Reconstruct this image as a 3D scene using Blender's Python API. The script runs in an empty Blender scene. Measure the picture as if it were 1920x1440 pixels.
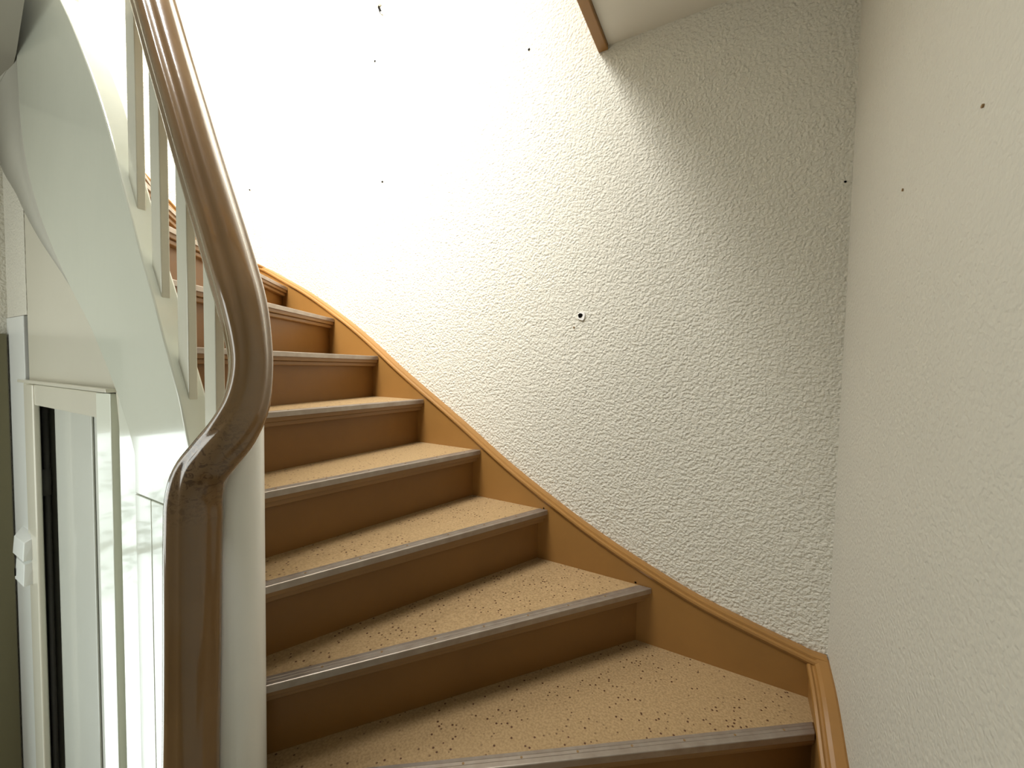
import bpy, bmesh, math, random
from mathutils import Vector, Matrix
random.seed(4)
C = bpy.context.scene.collection
SC = bpy.context.scene

# ------------------------------------------------------------------ camera
cam = bpy.data.cameras.new('camera'); co = bpy.data.objects.new('camera', cam); C.objects.link(co)
cam.sensor_fit = 'HORIZONTAL'; cam.sensor_width = 36.0
cam.lens = 747.6 / 1920 * 36.0
yaw, pitch, roll = .5032, .042, .018
f = Vector((-math.sin(yaw) * math.cos(pitch), math.cos(yaw) * math.cos(pitch), -math.sin(pitch)))
r = Vector((math.cos(yaw), math.sin(yaw), 0)); u = r.cross(f)
c_, s_ = math.cos(roll), math.sin(roll)
r2 = c_ * r + s_ * u; u2 = -s_ * r + c_ * u
M = Matrix((r2, u2, -f)).transposed().to_4x4()
co.matrix_world = M
cam.clip_start = .02
SC.camera = co

# ------------------------------------------------------------------ light and exposure
SC.view_settings.view_transform = 'Standard'
SC.view_settings.look = 'None'
SC.view_settings.gamma = 1.0
SC.view_settings.use_curve_mapping = False
SC.view_settings.exposure = 0.0
w = bpy.data.worlds.new('world'); SC.world = w; w.use_nodes = True
w.node_tree.nodes['Background'].inputs[0].default_value = (.80, .92, 1.0, 1)
w.node_tree.nodes['Background'].inputs[1].default_value = 1.2

def area(name, loc, to, sx, sy, power, col):
    l = bpy.data.lights.new(name, 'AREA'); l.shape = 'RECTANGLE'; l.size = sx; l.size_y = sy
    l.energy = power; l.color = col
    o = bpy.data.objects.new(name, l); C.objects.link(o)
    o.location = loc
    o.rotation_euler = (Vector(to) - Vector(loc)).to_track_quat('-Z', 'Y').to_euler()
    return o
# daylight through the tall window of the upper storey, above the stair on the left
area('upper_window_daylight', (-2.56, .80, 2.75), (0, .95, 1.15), .95, 1.15, 25, (1.0, .985, .93))
area('upper_hall_skylight', (-1.35, .20, 2.35), (-2.0, 1.395, .6), .85, .85, 80, (1.0, .99, .95)).data.spread = math.radians(110)
# daylight through the glazed opening low on the left wall
area('lower_window_daylight', (-2.585, -.56, -1.34), (0, -.56, -1.34), 1.16, 2.0, 20, (.93, 1.0, .93))
# unseen fill lamp added in the hall to brighten inner string and cupboard
area('hall_fill', (-1.95, -1.05, -.25), (-1.7, .4, -.1),   .8, 1.5, 15, (.97, 1.0, .94))

# ------------------------------------------------------------------ materials
def new_mat(name, col, rough=.5, metal=0.0, spec=.5, coat=0.0):
    m = bpy.data.materials.new(name); m.use_nodes = True
    b = m.node_tree.nodes['Principled BSDF']
    b.inputs['Base Color'].default_value = (*col, 1); b.inputs['Roughness'].default_value = rough
    b.inputs['Metallic'].default_value = metal; b.inputs['Specular IOR Level'].default_value = spec
    b.inputs['Coat Weight'].default_value = coat; b.inputs['Coat Roughness'].default_value = .06
    return m
def N(m, t, **k):
    n = m.node_tree.nodes.new(t)
    for a, v in k.items():
        if a in n.inputs: n.inputs[a].default_value = v
        else: setattr(n, a, v)
    return n
def L(m, a, b): m.node_tree.links.new(a, b)
def bsdf(m): return m.node_tree.nodes['Principled BSDF']
def obj_co(m, scale=(1, 1, 1)):
    tc = N(m, 'ShaderNodeTexCoord'); mp = N(m, 'ShaderNodeMapping'); mp.inputs['Scale'].default_value = scale
    L(m, tc.outputs['Object'], mp.inputs['Vector']); return mp.outputs['Vector']
def mix(m, fac, a, b, mode='MIX'):
    n = N(m, 'ShaderNodeMix', data_type='RGBA', blend_type=mode)
    if isinstance(fac, float): n.inputs[0].default_value = fac
    else: L(m, fac, n.inputs[0])
    for s, v in ((6, a), (7, b)):
        if isinstance(v, tuple): n.inputs[s].default_value = (*v, 1)
        else: L(m, v, n.inputs[s])
    return n.outputs[2]
def ramp(m, src, p0, p1, c0=(0, 0, 0), c1=(1, 1, 1)):
    n = N(m, 'ShaderNodeValToRGB'); e = n.color_ramp.elements
    e[0].position = p0; e[1].position = p1; e[0].color = (*c0, 1); e[1].color = (*c1, 1)
    L(m, src, n.inputs[0]); return n.outputs[0]
def bump(m, src, strength, dist, prev=None):
    b = N(m, 'ShaderNodeBump'); b.inputs['Strength'].default_value = strength; b.inputs['Distance'].default_value = dist
    L(m, src, b.inputs['Height'])
    if prev: L(m, prev, b.inputs['Normal'])
    L(m, b.outputs[0], bsdf(m).inputs['Normal']); return b.outputs[0]

def wall_mat(name, col, dist):
    m = new_mat(name, col, .75, spec=.25)
    v = obj_co(m)
    n1 = N(m, 'ShaderNodeTexNoise', Scale=125.0, Detail=1.0, Roughness=.4, Distortion=.25); L(m, v, n1.inputs['Vector'])
    n2 = N(m, 'ShaderNodeTexNoise', Scale=300.0, Detail=1.0); L(m, v, n2.inputs['Vector'])
    n3 = N(m, 'ShaderNodeTexNoise', Scale=2.2, Detail=3.0); L(m, v, n3.inputs['Vector'])
    h = ramp(m, n1.outputs[0], .28, .72)
    b1 = bump(m, h, .75, dist)
    bump(m, n2.outputs[0], .25, dist * .3, b1)
    tint = ramp(m, n3.outputs[0], .35, .7, tuple(c * .965 for c in col), col)
    L(m, tint, bsdf(m).inputs['Base Color'])
    return m
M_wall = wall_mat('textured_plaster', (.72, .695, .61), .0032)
M_wall_shaded = wall_mat('textured_plaster_shaded', (.57, .55, .485), .0016)  # same plaster as the other walls, its dimmer light put into the colour
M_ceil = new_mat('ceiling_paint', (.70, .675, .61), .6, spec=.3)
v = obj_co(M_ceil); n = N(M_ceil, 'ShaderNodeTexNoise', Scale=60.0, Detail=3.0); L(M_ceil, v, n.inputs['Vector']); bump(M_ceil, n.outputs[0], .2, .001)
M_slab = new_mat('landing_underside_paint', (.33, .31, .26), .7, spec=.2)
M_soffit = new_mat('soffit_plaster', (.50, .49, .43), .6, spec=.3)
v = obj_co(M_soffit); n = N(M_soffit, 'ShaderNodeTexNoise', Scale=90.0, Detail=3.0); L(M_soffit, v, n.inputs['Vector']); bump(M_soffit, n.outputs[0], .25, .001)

def gloss_white(name, col, rough, sc=7.0, bd=.0012):
    m = new_mat(name, col, rough, spec=.5, coat=.5)
    v = obj_co(m)
    n1 = N(m, 'ShaderNodeTexNoise', Scale=sc, Detail=2.0); L(m, v, n1.inputs['Vector'])
    v2 = obj_co(m, (60, 60, 3)); n2 = N(m, 'ShaderNodeTexNoise', Scale=1.0, Detail=3.0); L(m, v2, n2.inputs['Vector'])
    b1 = bump(m, n1.outputs[0], .5, bd)
    bump(m, n2.outputs[0], .12, .0006, b1)
    n3 = N(m, 'ShaderNodeTexNoise', Scale=1.6, Detail=4.0); L(m, v, n3.inputs['Vector'])
    t = ramp(m, n3.outputs[0], .35, .65, tuple(c * .95 for c in col), col)
    L(m, t, bsdf(m).inputs['Base Color'])
    return m
M_white = gloss_white('gloss_cream_paint', (.74, .77, .67), .16)
M_cream = gloss_white('cream_cupboard_paint', (.74, .71, .60), .3)
M_door = gloss_white('pale_grey_door_paint', (.60, .61, .55), .4)
M_bal = gloss_white('baluster_paint', (.72, .71, .60), .22, 20.0)
M_newel = gloss_white('newel_paint', (.88, .88, .84), .3)
M_plastic = new_mat('white_plastic', (.80, .82, .80), .3)
M_dark = new_mat('dark_hole', (.006, .005, .004), .9, spec=.05)
M_gap = new_mat('dark_cupboard_inside', (.5, .5, .46), .8)
M_pipe = new_mat('grey_pipe_paint', (.28, .28, .27), .4)
M_olive = new_mat('olive_paint', (.15, .135, .07), .5)
v = obj_co(M_olive); n = N(M_olive, 'ShaderNodeTexNoise', Scale=120.0, Detail=2.0); L(M_olive, v, n.inputs['Vector']); bump(M_olive, n.outputs[0], .3, .001)
M_chip = new_mat('chipped_white_plaster', (.9, .88, .85), .8)
M_under = new_mat('carcass_timber', (.25, .15, .06), .7)

def ochre(name, col, rough):
    m = new_mat(name, col, rough, spec=.45)
    v = obj_co(m)
    n1 = N(m, 'ShaderNodeTexNoise', Scale=3.0, Detail=5.0, Roughness=.6); L(m, v, n1.inputs['Vector'])
    n2 = N(m, 'ShaderNodeTexNoise', Scale=140.0, Detail=2.0); L(m, v, n2.inputs['Vector'])
    t = ramp(m, n1.outputs[0], .3, .7, tuple(c * .86 for c in col), tuple(min(1, c * 1.05) for c in col))
    L(m, t, bsdf(m).inputs['Base Color'])
    bump(m, n2.outputs[0], .15, .0005)
    return m
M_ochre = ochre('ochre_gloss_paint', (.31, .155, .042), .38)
M_riser_shaded = ochre('ochre_riser_shaded', (.215, .10, .023), .42)  # stringer paint darkened, the shade on the risers is in the colour
M_mould = ochre('nosing_moulding_paint', (.27, .145, .055), .4)

M_rail = new_mat('brown_handrail_varnish', (.27, .145, .055), .2, spec=.5, coat=.9)
v = obj_co(M_rail)
n1 = N(M_rail, 'ShaderNodeTexNoise', Scale=4.0, Detail=3.0); L(M_rail, v, n1.inputs['Vector'])
base = ramp(M_rail, n1.outputs[0], .35, .7, (.205, .12, .055), (.26, .155, .072))
# worn patches near the bend where hands grip
tc = N(M_rail, 'ShaderNodeTexCoord')
dist = N(M_rail, 'ShaderNodeVectorMath', operation='DISTANCE'); L(M_rail, tc.outputs['Object'], dist.inputs[0])
dist.inputs[1].default_value = (-.862, .33, -.165)
near = ramp(M_rail, dist.outputs['Value'], .02, .15, (1, 1, 1), (0, 0, 0))
nw = N(M_rail, 'ShaderNodeTexNoise', Scale=60.0, Detail=5.0, Roughness=.7, Distortion=1.5); L(M_rail, v, nw.inputs['Vector'])
wsp = ramp(M_rail, nw.outputs[0], .50, .57)
mm = N(M_rail, 'ShaderNodeMath', operation='MULTIPLY'); L(M_rail, near, mm.inputs[0]); L(M_rail, wsp, mm.inputs[1])
L(M_rail, mix(M_rail, mm.outputs[0], base, (.06, .028, .012)), bsdf(M_rail).inputs['Base Color'])
nb = N(M_rail, 'ShaderNodeTexNoise', Scale=22.0, Detail=4.0, Roughness=.6); L(M_rail, v, nb.inputs['Vector'])
bump(M_rail, nb.outputs[0], .35, .0012)

M_lino = new_mat('speckled_linoleum', (.52, .36, .19), .5, spec=.3)
v = obj_co(M_lino)
a1 = N(M_lino, 'ShaderNodeTexNoise', Scale=170.0, Detail=2.0); L(M_lino, v, a1.inputs['Vector'])
basec = ramp(M_lino, a1.outputs[0], .35, .65, (.285, .19, .092), (.375, .255, .13))
vo = N(M_lino, 'ShaderNodeTexVoronoi', Scale=75.0, Randomness=1.0); L(M_lino, v, vo.inputs['Vector'])
spot = ramp(M_lino, vo.outputs['Distance'], .17, .26, (1, 1, 1), (0, 0, 0))
sep = N(M_lino, 'ShaderNodeSeparateColor'); L(M_lino, vo.outputs['Color'], sep.inputs[0])
pick = ramp(M_lino, sep.outputs[0], .42, .46)
clus = N(M_lino, 'ShaderNodeTexNoise', Scale=9.0, Detail=2.0); L(M_lino, v, clus.inputs['Vector'])
pk2 = ramp(M_lino, clus.outputs[0], .36, .48)
q1 = N(M_lino, 'ShaderNodeMath', operation='MULTIPLY'); L(M_lino, spot, q1.inputs[0]); L(M_lino, pick, q1.inputs[1])
q2 = N(M_lino, 'ShaderNodeMath', operation='MULTIPLY'); L(M_lino, q1.outputs[0], q2.inputs[0]); L(M_lino, pk2, q2.inputs[1])
L(M_lino, mix(M_lino, q2.outputs[0], basec, (.075, .028, .012)), bsdf(M_lino).inputs['Base Color'])

M_alu = new_mat('worn_aluminium', (.42, .36, .31), .38, metal=.75)
v = obj_co(M_alu, (14, 14, 14)); n = N(M_alu, 'ShaderNodeTexNoise', Scale=2.0, Detail=4.0); L(M_alu, v, n.inputs['Vector'])
L(M_alu, ramp(M_alu, n.outputs[0], .3, .7, (.36, .30, .25), (.44, .385, .335)), bsdf(M_alu).inputs['Base Color'])
M_leaf = new_mat('shrub_leaf', (.10, .22, .06), .6)
M_grass = new_mat('garden_ground', (.12, .2, .07), .9)
M_glass = new_mat('window_glass', (1, 1, 1), .02); bsdf(M_glass).inputs['Transmission Weight'].default_value = 1.0; bsdf(M_glass).inputs['IOR'].default_value = 1.02

# ------------------------------------------------------------------ helpers
def link(name, me, mat, parent=None, smooth=False):
    o = bpy.data.objects.new(name, me); C.objects.link(o)
    for m in (mat if isinstance(mat, (list, tuple)) else [mat]): me.materials.append(m)
    if smooth:
        for p in me.polygons: p.use_smooth = True
    if parent: o.parent = parent
    return o
def from_bm(name, bm, mat, parent=None, smooth=False):
    bmesh.ops.recalc_face_normals(bm, faces=bm.faces)
    me = bpy.data.meshes.new(name); bm.to_mesh(me); bm.free()
    return link(name, me, mat, parent, smooth)
def bev(o, wd=.003, seg=2):
    b = o.modifiers.new('bevel', 'BEVEL'); b.width = wd; b.segments = seg; b.limit_method = 'ANGLE'; b.angle_limit = math.radians(35)
    b.harden_normals = False; return o
def add_box(bm, x0, x1, y0, y1, z0, z1):
    vs = [bm.verts.new((x, y, z)) for x in (x0, x1) for y in (y0, y1) for z in (z0, z1)]
    for q in ((0, 1, 3, 2), (4, 6, 7, 5), (0, 4, 5, 1), (2, 3, 7, 6), (0, 2, 6, 4), (1, 5, 7, 3)):
        bm.faces.new([vs[i] for i in q])
def box(name, x0, x1, y0, y1, z0, z1, mat, parent=None, b=0):
    bm = bmesh.new(); add_box(bm, x0, x1, y0, y1, z0, z1)
    o = from_bm(name, bm, mat, parent)
    if b: bev(o, b)
    return o
def add_prism(bm, bot, top):
    """closed solid between two matching rings"""
    n = len(bot)
    a = [bm.verts.new(p) for p in bot]; b = [bm.verts.new(p) for p in top]
    bm.faces.new(a); bm.faces.new(b[::-1])
    for i in range(n): bm.faces.new((a[i], b[i], b[(i + 1) % n], a[(i + 1) % n]))
def poly_z(name, pts, z0, z1, mat, parent=None):
    bm = bmesh.new(); add_prism(bm, [(x, y, z0) for x, y in pts], [(x, y, z1) for x, y in pts])
    return from_bm(name, bm, mat, parent)
def poly_y(name, pts, y0, y1, mat, parent=None):
    bm = bmesh.new(); add_prism(bm, [(x, y0, z) for x, z in pts], [(x, y1, z) for x, z in pts])
    return from_bm(name, bm, mat, parent)
def cyl(bm, a, b, rad, seg=16, r2=None):
    a = Vector(a); b = Vector(b); d = (b - a).normalized()
    s = d.orthogonal().normalized(); t = d.cross(s); r2 = rad if r2 is None else r2
    add_prism(bm, [a + rad * (math.cos(k * 2 * math.pi / seg) * s + math.sin(k * 2 * math.pi / seg) * t) for k in range(seg)],
              [b + r2 * (math.cos(k * 2 * math.pi / seg) * s + math.sin(k * 2 * math.pi / seg) * t) for k in range(seg)])
def catmull(P, n=8):
    P = [Vector(p) for p in P]; Q = [2 * P[0] - P[1]] + P + [2 * P[-1] - P[-2]]; out = []
    for i in range(1, len(Q) - 2):
        for k in range(n):
            t = k / n; a, b, c, d = Q[i - 1:i + 3]
            out.append(.5 * ((2 * b) + (c - a) * t + (2 * a - 5 * b + 4 * c - d) * t * t + (3 * b - a - 3 * c + d) * t ** 3))
    out.append(P[-1]); return out
def sweep(name, rings, mat, parent=None, smooth=True):
    bm = bmesh.new(); R = [[bm.verts.new(p) for p in ring] for ring in rings]; n = len(R[0])
    for i in range(len(R) - 1):
        for k in range(n): bm.faces.new((R[i][k], R[i][(k + 1) % n], R[i + 1][(k + 1) % n], R[i + 1][k]))
    bm.faces.new(R[0]); bm.faces.new(R[-1][::-1])
    return from_bm(name, bm, mat, parent, smooth)
def empty(name, loc=(0, 0, 0)):
    o = bpy.data.objects.new(name, None); C.objects.link(o); o.location = (0, 0, 0); return o
def tag(o, label=None, cat=None, group=None, kind=None):
    if label: o['label'] = label
    if cat: o['category'] = cat
    if group: o['group'] = group
    if kind: o['kind'] = kind
    return o
def st(o, label=None): o['kind'] = 'structure'; (label and o.__setitem__('label', label)); return o
def interp(P, x):
    P = sorted(P)
    if x <= P[0][0]: return P[0][1]
    for (a, za), (b, zb) in zip(P, P[1:]):
        if x <= b: return za + (zb - za) * (x - a) / (b - a)
    return P[-1][1]

XR, YB, XC = .265, 1.395, -2.49         # finished faces of the right, back and left walls
ZF, ZT = -2.42, 3.75                    # lower hall floor, upper storey ceiling

# ------------------------------------------------------------------ structure
wb = st(box('wall_back', XC - .12, XR + .12, YB, YB + .12, ZF, ZT, M_wall), 'cream textured plaster wall behind the turning stair')
st(box('wall_right', XR, XR + .12, -3.0, YB, ZF, ZT, M_wall_shaded), 'cream textured plaster wall to the right of the lowest visible step')
wr = wb, bpy.data.objects['wall_right']
# left wall with a glazed opening low down and a tall window upstairs
bm = bmesh.new()
def left_piece(y0, y1, z0, z1): add_box(bm, XC - .12, XC, y0, y1, z0, z1)
left_piece(-3.0, -1.15, ZF, 1.6); left_piece(-1.15, .03, -.32, 1.6); left_piece(.03, YB, ZF, 1.6)
left_piece(-3.0, .30, 1.6, ZT); left_piece(1.30, YB, 1.6, ZT); left_piece(.30, 1.30, 1.6, 2.12); left_piece(.30, 1.30, 3.38, ZT)
wl = st(from_bm('wall_left', bm, M_wall), 'textured plaster wall on the far left side of the stairwell')
st(box('wall_rear', XC - .12, XR + .12, -3.12, -3.0, ZF, ZT, M_wall_shaded))
st(box('floor', XC - .12, XR + .12, -3.12, YB + .12, ZF - .1, ZF, M_grass and M_under))
st(box('ceiling', XC - .12, XR + .12, -3.12, YB + .12, ZT, ZT + .1, M_ceil))
# the upper floor: white soffit right of the stair opening, landing underside along the front
up = st(poly_z('ceiling', [(-.412, -3.0), (XR, -3.0), (XR, YB), (-.412, YB)], 1.112, 1.36, M_ceil), 'smooth white ceiling over the right corner')
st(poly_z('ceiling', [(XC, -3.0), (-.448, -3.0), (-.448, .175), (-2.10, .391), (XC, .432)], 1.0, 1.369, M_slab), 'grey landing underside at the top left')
tr = st(box('trim_1', -.447, -.413, .176, YB, 1.098, 1.44, M_ochre, b=.003), 'brown painted edge board of the stair opening at the ceiling')
# window frames
def window(name, y0, y1, z0, z1, bars):
    bm = bmesh.new(); t = .05; x0, x1 = XC - .09, XC - .04
    add_box(bm, x0, x1, y0, y0 + t, z0, z1); add_box(bm, x0, x1, y1 - t, y1, z0, z1)
    add_box(bm, x0, x1, y0 + t, y1 - t, z0, z0 + t); add_box(bm, x0, x1, y0 + t, y1 - t, z1 - t, z1)
    o = st(from_bm(name, bm, M_cream))
    for b in bars: box('glazing_bar', x0 + .012, x1 - .012, y0 + t, y1 - t, b - .012, b + .012, M_cream, o)
    return o
window('window_1', -1.15, .03, ZF + .05, -.32, [-.95])
window('window_2', .30, 1.30, 2.12, 3.38, [2.75])

# small drilled holes and chips in the plaster
def hole(parent, p, nrm, rad, mat=M_dark, seg=9, th=.0022, name='drill_hole', jit=.25):
    n_ = Vector(nrm); s = n_.orthogonal().normalized(); t = n_.cross(s); P = Vector(p)
    bm = bmesh.new(); ring = [P + rad * (1 + random.uniform(-jit, jit)) * (math.cos(k * 6.283 / seg) * s + math.sin(k * 6.283 / seg) * t) for k in range(seg)]
    add_prism(bm, [q - n_ * .001 for q in ring], [q + n_ * th for q in ring])
    return from_bm(name, bm, mat, parent)
B_ = (0, -1, 0)
rim = hole(wb, (-.484, YB, .187), B_, .0155, M_chip, 11, .0045, 'chipped_plaster_ring', .3)
rim['label'] = 'ragged white chipped ring around the drilled hole'
h = hole(wb, (-.4885, YB, .190), B_, .0085, M_dark, 9, .0055); h['label'] = 'dark drilled hole with chipped edge in the middle of the wall'
for x, z, q in ((-1.547, 1.449, .005), (-1.494, .873, .005), (-.720, 1.209, .004), (.250, .517, .003)): hole(wb, (x, YB, z), B_, q)
hole(wb, (-.513, YB, .150), B_, .004, M_under, 5, .002, 'plaster_scratch')
hole(wl, (XC, 1.322, 1.001), (1, 0, 0), .004)
hole(wr[1], (XR, .734, .339), (-1, 0, 0), .0022, M_under); hole(wr[1], (XR, 1.003, .340), (-1, 0, 0), .0022, M_under)

# ------------------------------------------------------------------ the staircase
stair = empty('winder_staircase')
tag(stair, 'ochre painted winding wooden staircase with speckled linoleum treads turning up to the left', 'staircase')
YS, XS, XL, YI = 1.355, .219, -2.45, .447
# nosing lines: (height, inner end, outer end)
NOS = {-1: (-1.291, (-.875, .30), (XS, .64)), 0: (-1.101, (-.875, .375), (XS, .94)),
       1: (-.911, (-.875, .434), (XS, 1.228)), 2: (-.721, (-.921, YI), (-.206, YS)),
       3: (-.531, (-.983, YI), (-.583, YS)), 4: (-.341, (-1.094, YI), (-.886, YS)),
       5: (-.151, (-1.235, YI), (-1.189, YS)), 6: (.039, (-1.318, YI), (-1.473, YS)),
       7: (.229, (-1.352, YI), (-1.789, YS)), 8: (.419, (-1.44, YI), (-2.185, YS)),
       9: (.609, (-1.56, YI), (XL, 1.10)), 10: (.799, (-1.69, YI), (XL, .885)),
       11: (.989, (-1.85, YI), (XL, .70)), 12: (1.179, (-2.02, YI), (XL, .55)), 13: (1.369, (-2.2, YI), (XL, .46))}
def off(i, d):
    """nosing line moved back by d, ended on the wall or string faces"""
    z, A, Bp = NOS[i]; A = Vector(A); Bp = Vector(Bp); t = (Bp - A).normalized(); n = Vector((-t.y, t.x))
    A2 = A + n * d; B2 = Bp + n * d
    def hit(P, axis, val): return P + t * ((val - P[axis]) / t[axis])
    if i >= 2: A2 = hit(A2, 1, YI)
    else: A2 = hit(A2, 0, -.875)
    if i <= 1: B2 = hit(B2, 0, XS)
    elif i <= 8: B2 = hit(B2, 1, YS)
    else: B2 = hit(B2, 0, XL)
    return A2, B2
def bar(name, i, d0, d1, z0, z1, mat, parent, ends=0.0):
    a0, b0 = off(i, d0); a1, b1 = off(i, d1)
    return poly_z(name, [tuple(a0), tuple(b0), tuple(b1), tuple(a1)], z0, z1, mat, parent)
OV = .036
for i in range(-1, 13):
    z = NOS[i][0]
    a0, b0 = off(i, .004); a1, b1 = off(i + 1, OV + .012)
    pts = [tuple(a0), tuple(b0)]
    if i == 1: pts.append((XS, YS))
    if i == 8: pts.append((XL, YS))
    pts += [tuple(b1), tuple(a1)]
    tr_ = poly_z('tread', pts, z - .030, z - .0025, M_mould, stair)
    bev(tr_, .002, 2)
    # linoleum lies behind the metal strip
    a0, b0 = off(i, .030); a1, b1 = off(i + 1, OV + .002)
    lp = [tuple(a0), tuple(b0)]
    if i == 1: lp.append((XS, YS))
    if i == 8: lp.append((XL, YS))
    lp += [tuple(b1), tuple(a1)]
    poly_z('linoleum', lp, z - .0026, z, M_lino, tr_)
    # aluminium strip: top flange with grooves, rounded lip, front flange, screws
    bm = bmesh.new()
    sec = [(.001, -.0155), (-.0018, -.015), (-.0018, .0002), (-.001, .0018), (.0006, .0024), (.010, .0022), (.0108, .0010), (.0122, .0010), (.013, .0022),
           (.019, .0022), (.0198, .0010), (.0212, .0010), (.022, .0022), (.030, .0018), (.0305, -.0004), (.003, -.0006), (.0032, -.0155)]
    ra, rb = [], []
    for d, h_ in sec:
        p, q = off(i, d); e = (q - p).normalized() * .004
        q = q - e; ra.append((p.x, p.y, z + h_)); rb.append((q.x, q.y, z + h_))
    add_prism(bm, ra, rb)
    for f_ in bm.faces: f_.material_index = 0
    nf = len(bm.faces)
    p, q = off(i, .0160); ln = (q - p).length; k = .05
    while k < ln - .03:
        s = p + (q - p) * (k / ln); cyl(bm, (s.x, s.y, z + .0012), (s.x, s.y, z + .0028), .0030, 8); k += .135
    bm.faces.ensure_lookup_table()
    for f_ in list(bm.faces)[nf:]: f_.material_index = 1
    ns = from_bm('nosing_strip', bm, [M_alu, M_under], tr_)
    ns['label'] = 'worn brownish aluminium edge strip with screws'
    # scotia moulding under the nosing
    a = bar('nosing_moulding', i, .014, OV + .001, z - .046, z - .0302, M_mould, tr_); bev(a, .003, 3)
    # riser
    zz = NOS[i - 1][0] if i > -1 else z - .19
    bar('riser', i, OV, OV + .015, zz - .030, z - .0305, M_riser_shaded, stair)

def stringer(name, pts, zlow, mat, axis, face, wall, prof):
    """pts = list of (s, z) along the wall; moulded top edge"""
    rings = []
    for s, z in pts:
        zb = zlow(s); ring = []
        for d, h_ in prof:                       # d from the face (0) to the wall (1)
            c = face + (wall - face) * d
            zz = z + h_ if h_ > -.5 else zb
            ring.append((s, c, zz) if axis == 'x' else (c, s, zz))
        rings.append(ring)
    return sweep(name, rings, mat, stair, smooth=False)
PROF = [(0, -9), (0, -.026), (-.10, -.022), (-.16, -.016), (-.12, -.010), (0, -.007), (.10, -.010), (.2, -.0095), (.26, -.003), (.45, .0), (.9, .0), (1.0, -.002), (1.0, -9)]
top_b = [(.262, -.795), (.225, -.792), (.201, -.786), (.091, -.760), (-.057, -.721), (-.195, -.670), (-.347, -.606), (-.502, -.530), (-.761, -.385), (-1.0, -.229), (-1.339, -.018),
         (-1.515, .101), (-1.678, .203), (-1.871, .309), (-2.055, .401), (-2.253, .486), (-2.40, .548), (-2.488, .575)]
cb = [(p.x, p.y) for p in catmull([Vector((a, b, 0)) for a, b in top_b], 4)]
sb = stringer('wall_stringer', cb, lambda s: interp([(.27, -1.12), (-.5, -.86), (-1.0, -.56), (-1.5, -.24), (-2.5, .27)], s), M_ochre, 'x', YS, YB, PROF)
sb['label'] = 'long ochre board with moulded top along the back wall'
top_r = [(1.375, -.797), (1.329, -.806), (1.28, -.818), (1.224, -.841), (1.132, -.891), (1.0, -.955), (.8, -1.05), (.4, -1.24), (.0, -1.42)]
cr = [(p.x, p.y) for p in catmull([Vector((a, b, 0)) for a, b in top_r], 4)]
sr = stringer('wall_stringer', cr, lambda s: interp([(0, -1.72), (1.4, -1.14)], s), M_ochre, 'y', XS, XR, PROF)
sr['label'] = 'short ochre board with moulded top going down the right wall'
top_l = [(1.385, .575), (1.327, .590), (1.22, .622), (1.101, .665), (1.04, .700), (.991, .735), (.947, .780), (.851, .875), (.70, 1.025), (.50, 1.22), (.435, 1.29)]
cl = [(p.x, p.y) for p in catmull([Vector((a, b, 0)) for a, b in top_l], 4)]
sl = stringer('wall_stringer', cl, lambda s: interp([(.43, .95), (1.4, .27)], s), M_ochre, 'y', XL, XC, PROF)
sl['label'] = 'ochre board climbing the far left wall'
# dark chips where the boards meet the nosings
for x, z in ((-.258, -.715), (-.600, -.527)):
    hole(stair, (x, YS, z), B_, .0035, M_dark, 6, .001, 'paint_chip')

# inner string: broad cream board winding up over the well
top_f = [(-.90, -.262), (-.945, -.235), (-.985, -.157), (-1.017, -.075), (-1.077, .033), (-1.132, .140), (-1.186, .232), (-1.231, .320), (-1.295, .440), (-1.356, .560), (-1.448, .708), (-1.594, .905), (-1.70, 1.03), (-1.85, 1.22), (-2.05, 1.44)]
bot_f = [(-2.30, 1.40), (-2.14, 1.12), (-2.118, .998), (-2.115, .92), (-2.100, .801), (-2.070, .689), (-2.015, .575), (-1.900, .425), (-1.778, .305), (-1.650, .193), (-1.537, .105), (-1.451, .025), (-1.374, -.054), (-1.327, -.108), (-1.279, -.171), (-1.249, -.225)]
tf = [(p.x, p.y) for p in catmull([Vector((a, b, 0)) for a, b in top_f], 5)]
bf = [(p.x, p.y) for p in catmull([Vector((a, b, 0)) for a, b in bot_f], 5)]
ins = poly_y('inner_stringer', tf + [(-2.30, 1.55)] + bf + [(-1.249, -.3208), (-.90, -.3208)], .395, .445, M_white, stair)
bev(ins, .004, 3); ins['label'] = 'broad glossy cream board curving up over the cupboard'

# soffit strip between the string and the cupboard front, climbing to the landing
c1 = [(-1.40, .400, -.027), (-1.537, .400, .108), (-1.650, .400, .196), (-1.778, .400, .308), (-1.900, .400, .428), (-2.015, .400, .578), (-2.070, .400, .692), (-2.100, .400, .804), (-2.118, .400, 1.0), (-2.118, .395, 1.02)]
c2 = [(-1.44, .4201, -.03), (-1.60, .4201, .088), (-1.705, .4201, .175), (-1.835, .4201, .264), (-2.044, .4201, .394), (-2.21, .4201, .513), (-2.35, .4201, .625), (-2.49, .416, .742), (-2.49, .400, .90), (-2.49, .385, 1.02)]
c1 = catmull(c1, 4); c2 = catmull(c2, 4)
bm = bmesh.new()
A_ = [bm.verts.new(p) for p in c1]; B2_ = [bm.verts.new(p) for p in c2]
A3 = [bm.verts.new(p + Vector((0, .012, .014))) for p in c1]; B3 = [bm.verts.new(p + Vector((0, .012, .014))) for p in c2]
for k in range(len(c1) - 1):
    bm.faces.new((A_[k], A_[k + 1], B2_[k + 1], B2_[k])); bm.faces.new((A3[k], B3[k], B3[k + 1], A3[k + 1]))
    bm.faces.new((A_[k], A3[k], A3[k + 1], A_[k + 1])); bm.faces.new((B2_[k], B2_[k + 1], B3[k + 1], B3[k]))
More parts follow.
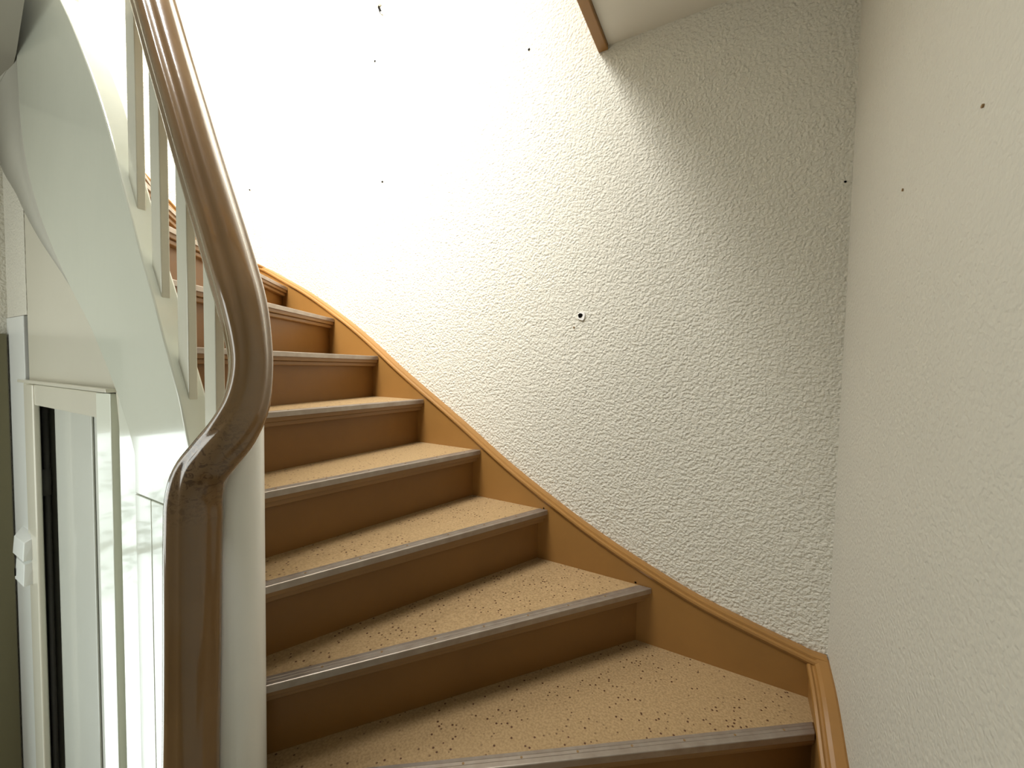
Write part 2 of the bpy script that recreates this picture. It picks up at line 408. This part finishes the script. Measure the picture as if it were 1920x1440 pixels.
so = from_bm('soffit', bm, M_soffit, stair, True); so['label'] = 'grey plastered underside of the upper steps'

# ------------------------------------------------------------------ balustrade
ban = empty('balustrade')
tag(ban, 'cream flat balusters under a brown varnished handrail bending down into an upright', 'balustrade')
path = [((-1.75, .42, 1.93)), (-1.45, .42, 1.37), (-1.30, .42, 1.08), (-1.166, .42, .810), (-1.090, .42, .655), (-1.031, .42, .538), (-.971, .42, .418), (-.893, .42, .268), (-.852, .42, .186), (-.820, .42, .118), (-.798, .42, .050),
        (-.787, .418, -.012), (-.790, .410, -.076), (-.806, .395, -.130), (-.830, .378, -.172), (-.853, .365, -.208), (-.868, .360, -.250), (-.873, .360, -.30), (-.877, .360, -.36), (-.884, .360, -.536), (-.897, .360, -.80), (-.915, .360, -1.30)]
NV = [Vector((.89, 0, .45))] * 9 + [Vector((.93, -.02, .36)), Vector((.95, -.08, .24)), Vector((.95, -.15, .2)), Vector((.92, -.2, .32)), Vector((.84, -.28, .46)), Vector((.78, -.34, .52)),
      Vector((.80, -.38, .40)), Vector((.88, -.42, .12))] + [Vector((.9, -.43, 0))] * 5
SP = catmull(path, 5); SN = catmull(NV, 5)
half = [(0, .034), (.008, .0335), (.014, .031), (.018, .027), (.0205, .022), (.023, .0185), (.027, .0165), (.031, .0165), (.0335, .018), (.037, .0175), (.0395, .015), (.0415, .010), (.0418, .002), (.040, -.004), (.037, -.008), (.0355, -.013), (.0375, -.019), (.037, -.026), (.031, -.032), (.0, -.033)]
soft = [(0, .034), (.008, .0337), (.014, .0328), (.018, .0318), (.0205, .0307), (.023, .0292), (.027, .0272), (.031, .0250), (.0335, .0232), (.037, .0200), (.0395, .0165), (.0415, .012), (.0418, .004), (.0412, -.003), (.040, -.009), (.0385, -.015), (.0375, -.021), (.036, -.027), (.031, -.032), (.0, -.033)]
def profile(k):                     # k = 1 deeply moulded, 0 worn smooth
    h_ = [(a * k + c * (1 - k), b * k + d * (1 - k)) for (a, b), (c, d) in zip(half, soft)]
    return h_ + [(-a, b) for a, b in h_[-2:0:-1]]
rings = []
for k, P in enumerate(SP):
    t = (SP[min(k + 1, len(SP) - 1)] - SP[max(k - 1, 0)]).normalized(); n = SN[k]; n = (n - t * n.dot(t)).normalized(); b = t.cross(n)
    # broaden a little towards the upright
    sc = 1.0 + .06 * max(0, min(1, (-.1 - P.z) / .2)) - .20 * math.exp(-((P.z + .00) / .10) ** 2) * (1 if P.z < .2 else 0)
    kk = .55 - .40 * max(0, min(1, (.16 - P.z) / .2))
    rings.append([P + b * (a * sc) + n * c for a, c in profile(kk)])
hr = sweep('handrail', rings, M_rail, ban)
hr['label'] = 'brown varnished moulded handrail, worn at the bend'
lath = None
for x, zb, zt in ((-1.276, .36, 1.02), (-1.157, .14, .78), (-1.037, -.085, .535), (-.925, -.262, .315)):
    bx, by = .023, .0085
    zl = interp(top_f, x - bx); zr = interp(top_f, x + bx)
    bm = bmesh.new()
    add_prism(bm, [(x - bx, .42 - by, zl - .006), (x + bx, .42 - by, zr - .006), (x + bx, .42 + by, zr - .006), (x - bx, .42 + by, zl - .006)],
              [(x - bx, .42 - by, zt + .03), (x + bx, .42 - by, zt - .02), (x + bx, .42 + by, zt - .02), (x - bx, .42 + by, zt + .03)])
    o = from_bm('baluster', bm, M_bal, ban); bev(o, .002, 2)
bm = bmesh.new(); n_ = 28
cen = Vector((-.878, .440)); rr = .045
add_prism(bm, [(cen.x + rr * math.cos(k * 6.28319 / n_), cen.y + rr * math.sin(k * 6.28319 / n_), -1.9) for k in range(n_)],
          [(cen.x + rr * math.cos(k * 6.28319 / n_), cen.y + rr * math.sin(k * 6.28319 / n_), -.125) for k in range(n_)])
nw_ = from_bm('newel_post', bm, M_newel, ban, True); bev(nw_, .002, 1); nw_['label'] = 'round white newel behind the upright of the handrail'
o = box('newel_post', -1.78, -1.708, .398, .442, .93, 1.85, M_bal, ban, b=.003)
o['label'] = 'cream square post at the top of the string'

# ------------------------------------------------------------------ cupboard under the stair
cup = empty('understairs_cupboard')
tag(cup, 'cream painted panelled cupboard front with narrow framed door under the stair', 'cupboard')
YP = .420
# panelling above the door, left strip and side boards
ptop = [(-2.225, .53), (-2.05, .41), (-1.84, .28), (-1.62, .125), (-1.43, -.02), (-1.38, -.03), (-1.26, -.15), (-1.26, -.3), (-1.40, -.3), (-1.44, -.079)]
o = poly_y('upper_panel', [(-2.228, -.079)] + ptop, YP + .001, YP + .016, M_cream, cup)
bev(box('top_moulding', -2.262, -1.430, YP - .022, YP + .001, -.086, -.076, M_cream, cup), .002)
bev(box('frame_stile', -2.262, -2.205, YP - .008, YP + .02, ZF, -.088, M_cream, cup), .004)
bev(box('frame_stile', -2.203, -2.125, YP - .014, YP + .003, ZF, -.090, M_cream, cup), .006, 3)
def tilted(name, x0, x1, ya, yb, z1, mat):      # board whose face turns a little towards the stair
    return bev(poly_z(name, [(x0, ya), (x1, yb), (x1, YP + .02), (x0, YP + .02)], ZF, z1, mat, cup), .002)
tilted('frame_stile', -1.515, -1.455, YP - .018, YP - .006, -.090, M_white)
bev(box('frame_rail', -2.123, -1.517, YP - .010, YP + .004, -.162, -.090, M_cream, cup), .004)
bev(box('side_board', -1.453, -1.347, YP + .014, YP + .030, ZF, -.09, M_cream, cup), .002)
bev(poly_z('side_board', [(-1.345, .397), (-1.252, .402), (-1.252, .44), (-1.345, .44)], ZF, -.06, M_white, cup), .003)
bev(box('side_board', -1.249, -1.165, .3955, .44, ZF, -.322, M_white, cup), .0012)
bev(box('side_board', -1.162, -.93, .3955, .44, ZF, -.322, M_white, cup), .0012)
dp = box('door_panel', -2.102, -1.525, .452, .470, ZF, -.10, M_door, cup); bev(dp, .003)
dp['label'] = 'flat pale grey door leaf set back in its frame'
b_ = box('door_bead', -1.742, -1.722, .446, .4515, ZF, -.12, M_door, dp); bev(b_, .003)
box('back_board', XC + .002, -1.75, .480, .49, ZF, -.06, M_gap, cup)
# latch on the left of the frame
lt = empty('latch'); lt.parent = cup; lt['label'] = 'white plastic two-piece latch with keyhole'
def latch_piece(name, x0, x1, z0, z1, slope):
    yb, yf = YP - .002, YP - .036
    bot = [(x0, yb, z0), (x0 + .01, yf + .016, z0), (x0 + .055, yf, z0), (x1, yf, z0), (x1, yb, z0)]
    top = [(x0 + .012, yb, z1 - .0), (x0 + .022, yf + .018, z1 - slope), (x0 + .06, yf + .004, z1 - slope), (x1 - .004, yf + .004, z1 - slope), (x1, yb, z1)]
    bm = bmesh.new(); add_prism(bm, bot, top); return bev(from_bm(name, bm, M_plastic, lt), .003, 2)
latch_piece('latch_handle', -2.375, -2.185, -.725, -.640, .018)
latch_piece('latch_plate', -2.355, -2.190, -.818, -.732, .006)
box('keyhole', -2.296, -2.289, YP - .0375, YP - .0355, -.803, -.775, M_dark, lt)
# plastered wall piece and white board left of the cupboard
st(box('wall_left', XC, -2.229, YP, YP + .02, .158, 1.0, M_wall), 'narrow textured plaster wall piece under the soffit at far left')
st(box('trim_2', XC, -2.2622, YP - .003, YP + .02, ZF, .156, M_plastic, b=.002), 'white board between the cupboard and the left wall')
# pipe seen in the gap beside the door leaf
bm = bmesh.new(); cyl(bm, (-2.275, .466, ZF), (-2.275, .466, -.07), .008, 14)
pipe = from_bm('water_pipe', bm, M_pipe, None, True)
tag(pipe, 'grey vertical pipe with a coupling inside the dark gap of the cupboard', 'pipe')
bm = bmesh.new(); cyl(bm, (-2.275, .464, -.52), (-2.275, .464, -.42), .013, 14); from_bm('coupling', bm, M_pipe, pipe, True)
# olive painted door casing on the left wall
dr = st(box('door_1', XC, XC + .028, .045, .412, ZF, .094, M_olive, b=.003), 'olive brown door casing at the left edge')

# cable end high on the back wall
cb_ = empty('cable_end'); tag(cb_, 'thin cream cable cover ending in a small black connector high on the bright wall', 'cable')
bm = bmesh.new()
add_prism(bm, [(-1.575, YB - .010, 1.80), (-1.552, YB - .010, 1.80), (-1.552, YB, 1.80), (-1.575, YB, 1.80)],
          [(-1.523, YB - .010, 1.685), (-1.503, YB - .010, 1.69), (-1.503, YB, 1.69), (-1.523, YB, 1.685)])
o = from_bm('cable_cover', bm, M_cream, cb_); bev(o, .002)
bm = bmesh.new(); cyl(bm, (-1.516, YB - .006, 1.680), (-1.503, YB - .006, 1.652), .006, 8); from_bm('connector', bm, M_dark, cb_)
bm = bmesh.new(); cyl(bm, (-1.503, YB - .006, 1.653), (-1.493, YB - .006, 1.640), .0045, 8, .003); from_bm('cable', bm, M_pipe, cb_)

# garden shrub outside the lower window
bm = bmesh.new()
for k in range(7):
    y_ = -.93 + k * .14; top_ = -.55 - .08 * (k % 3)
    cyl(bm, (-2.560, y_ + .04, -2.34), (-2.560, y_, top_), .006, 5, .003)
for k in range(760):
    a = random.uniform(0, 6.283); q = random.random() ** .5; zz = random.uniform(-1, 1)
    p = Vector((-2.560 + random.uniform(-.012, .012), -.50 + q * .46 * math.cos(a), -.86 + q * .40 * math.sin(a)))
    d = Vector((random.uniform(-.3, .3), random.uniform(-1, 1), random.uniform(-1, 1))).normalized() * .03; e = d.orthogonal().normalized() * .012
    vs = [bm.verts.new(p - d), bm.verts.new(p + e), bm.verts.new(p + d), bm.verts.new(p - e)]; bm.faces.new(vs)
me = bpy.data.meshes.new('shrub'); bm.to_mesh(me); bm.free()
sh = link('garden_shrub', me, M_leaf); tag(sh, 'green leafy shrub outside the lower left window', 'shrub', kind='stuff')
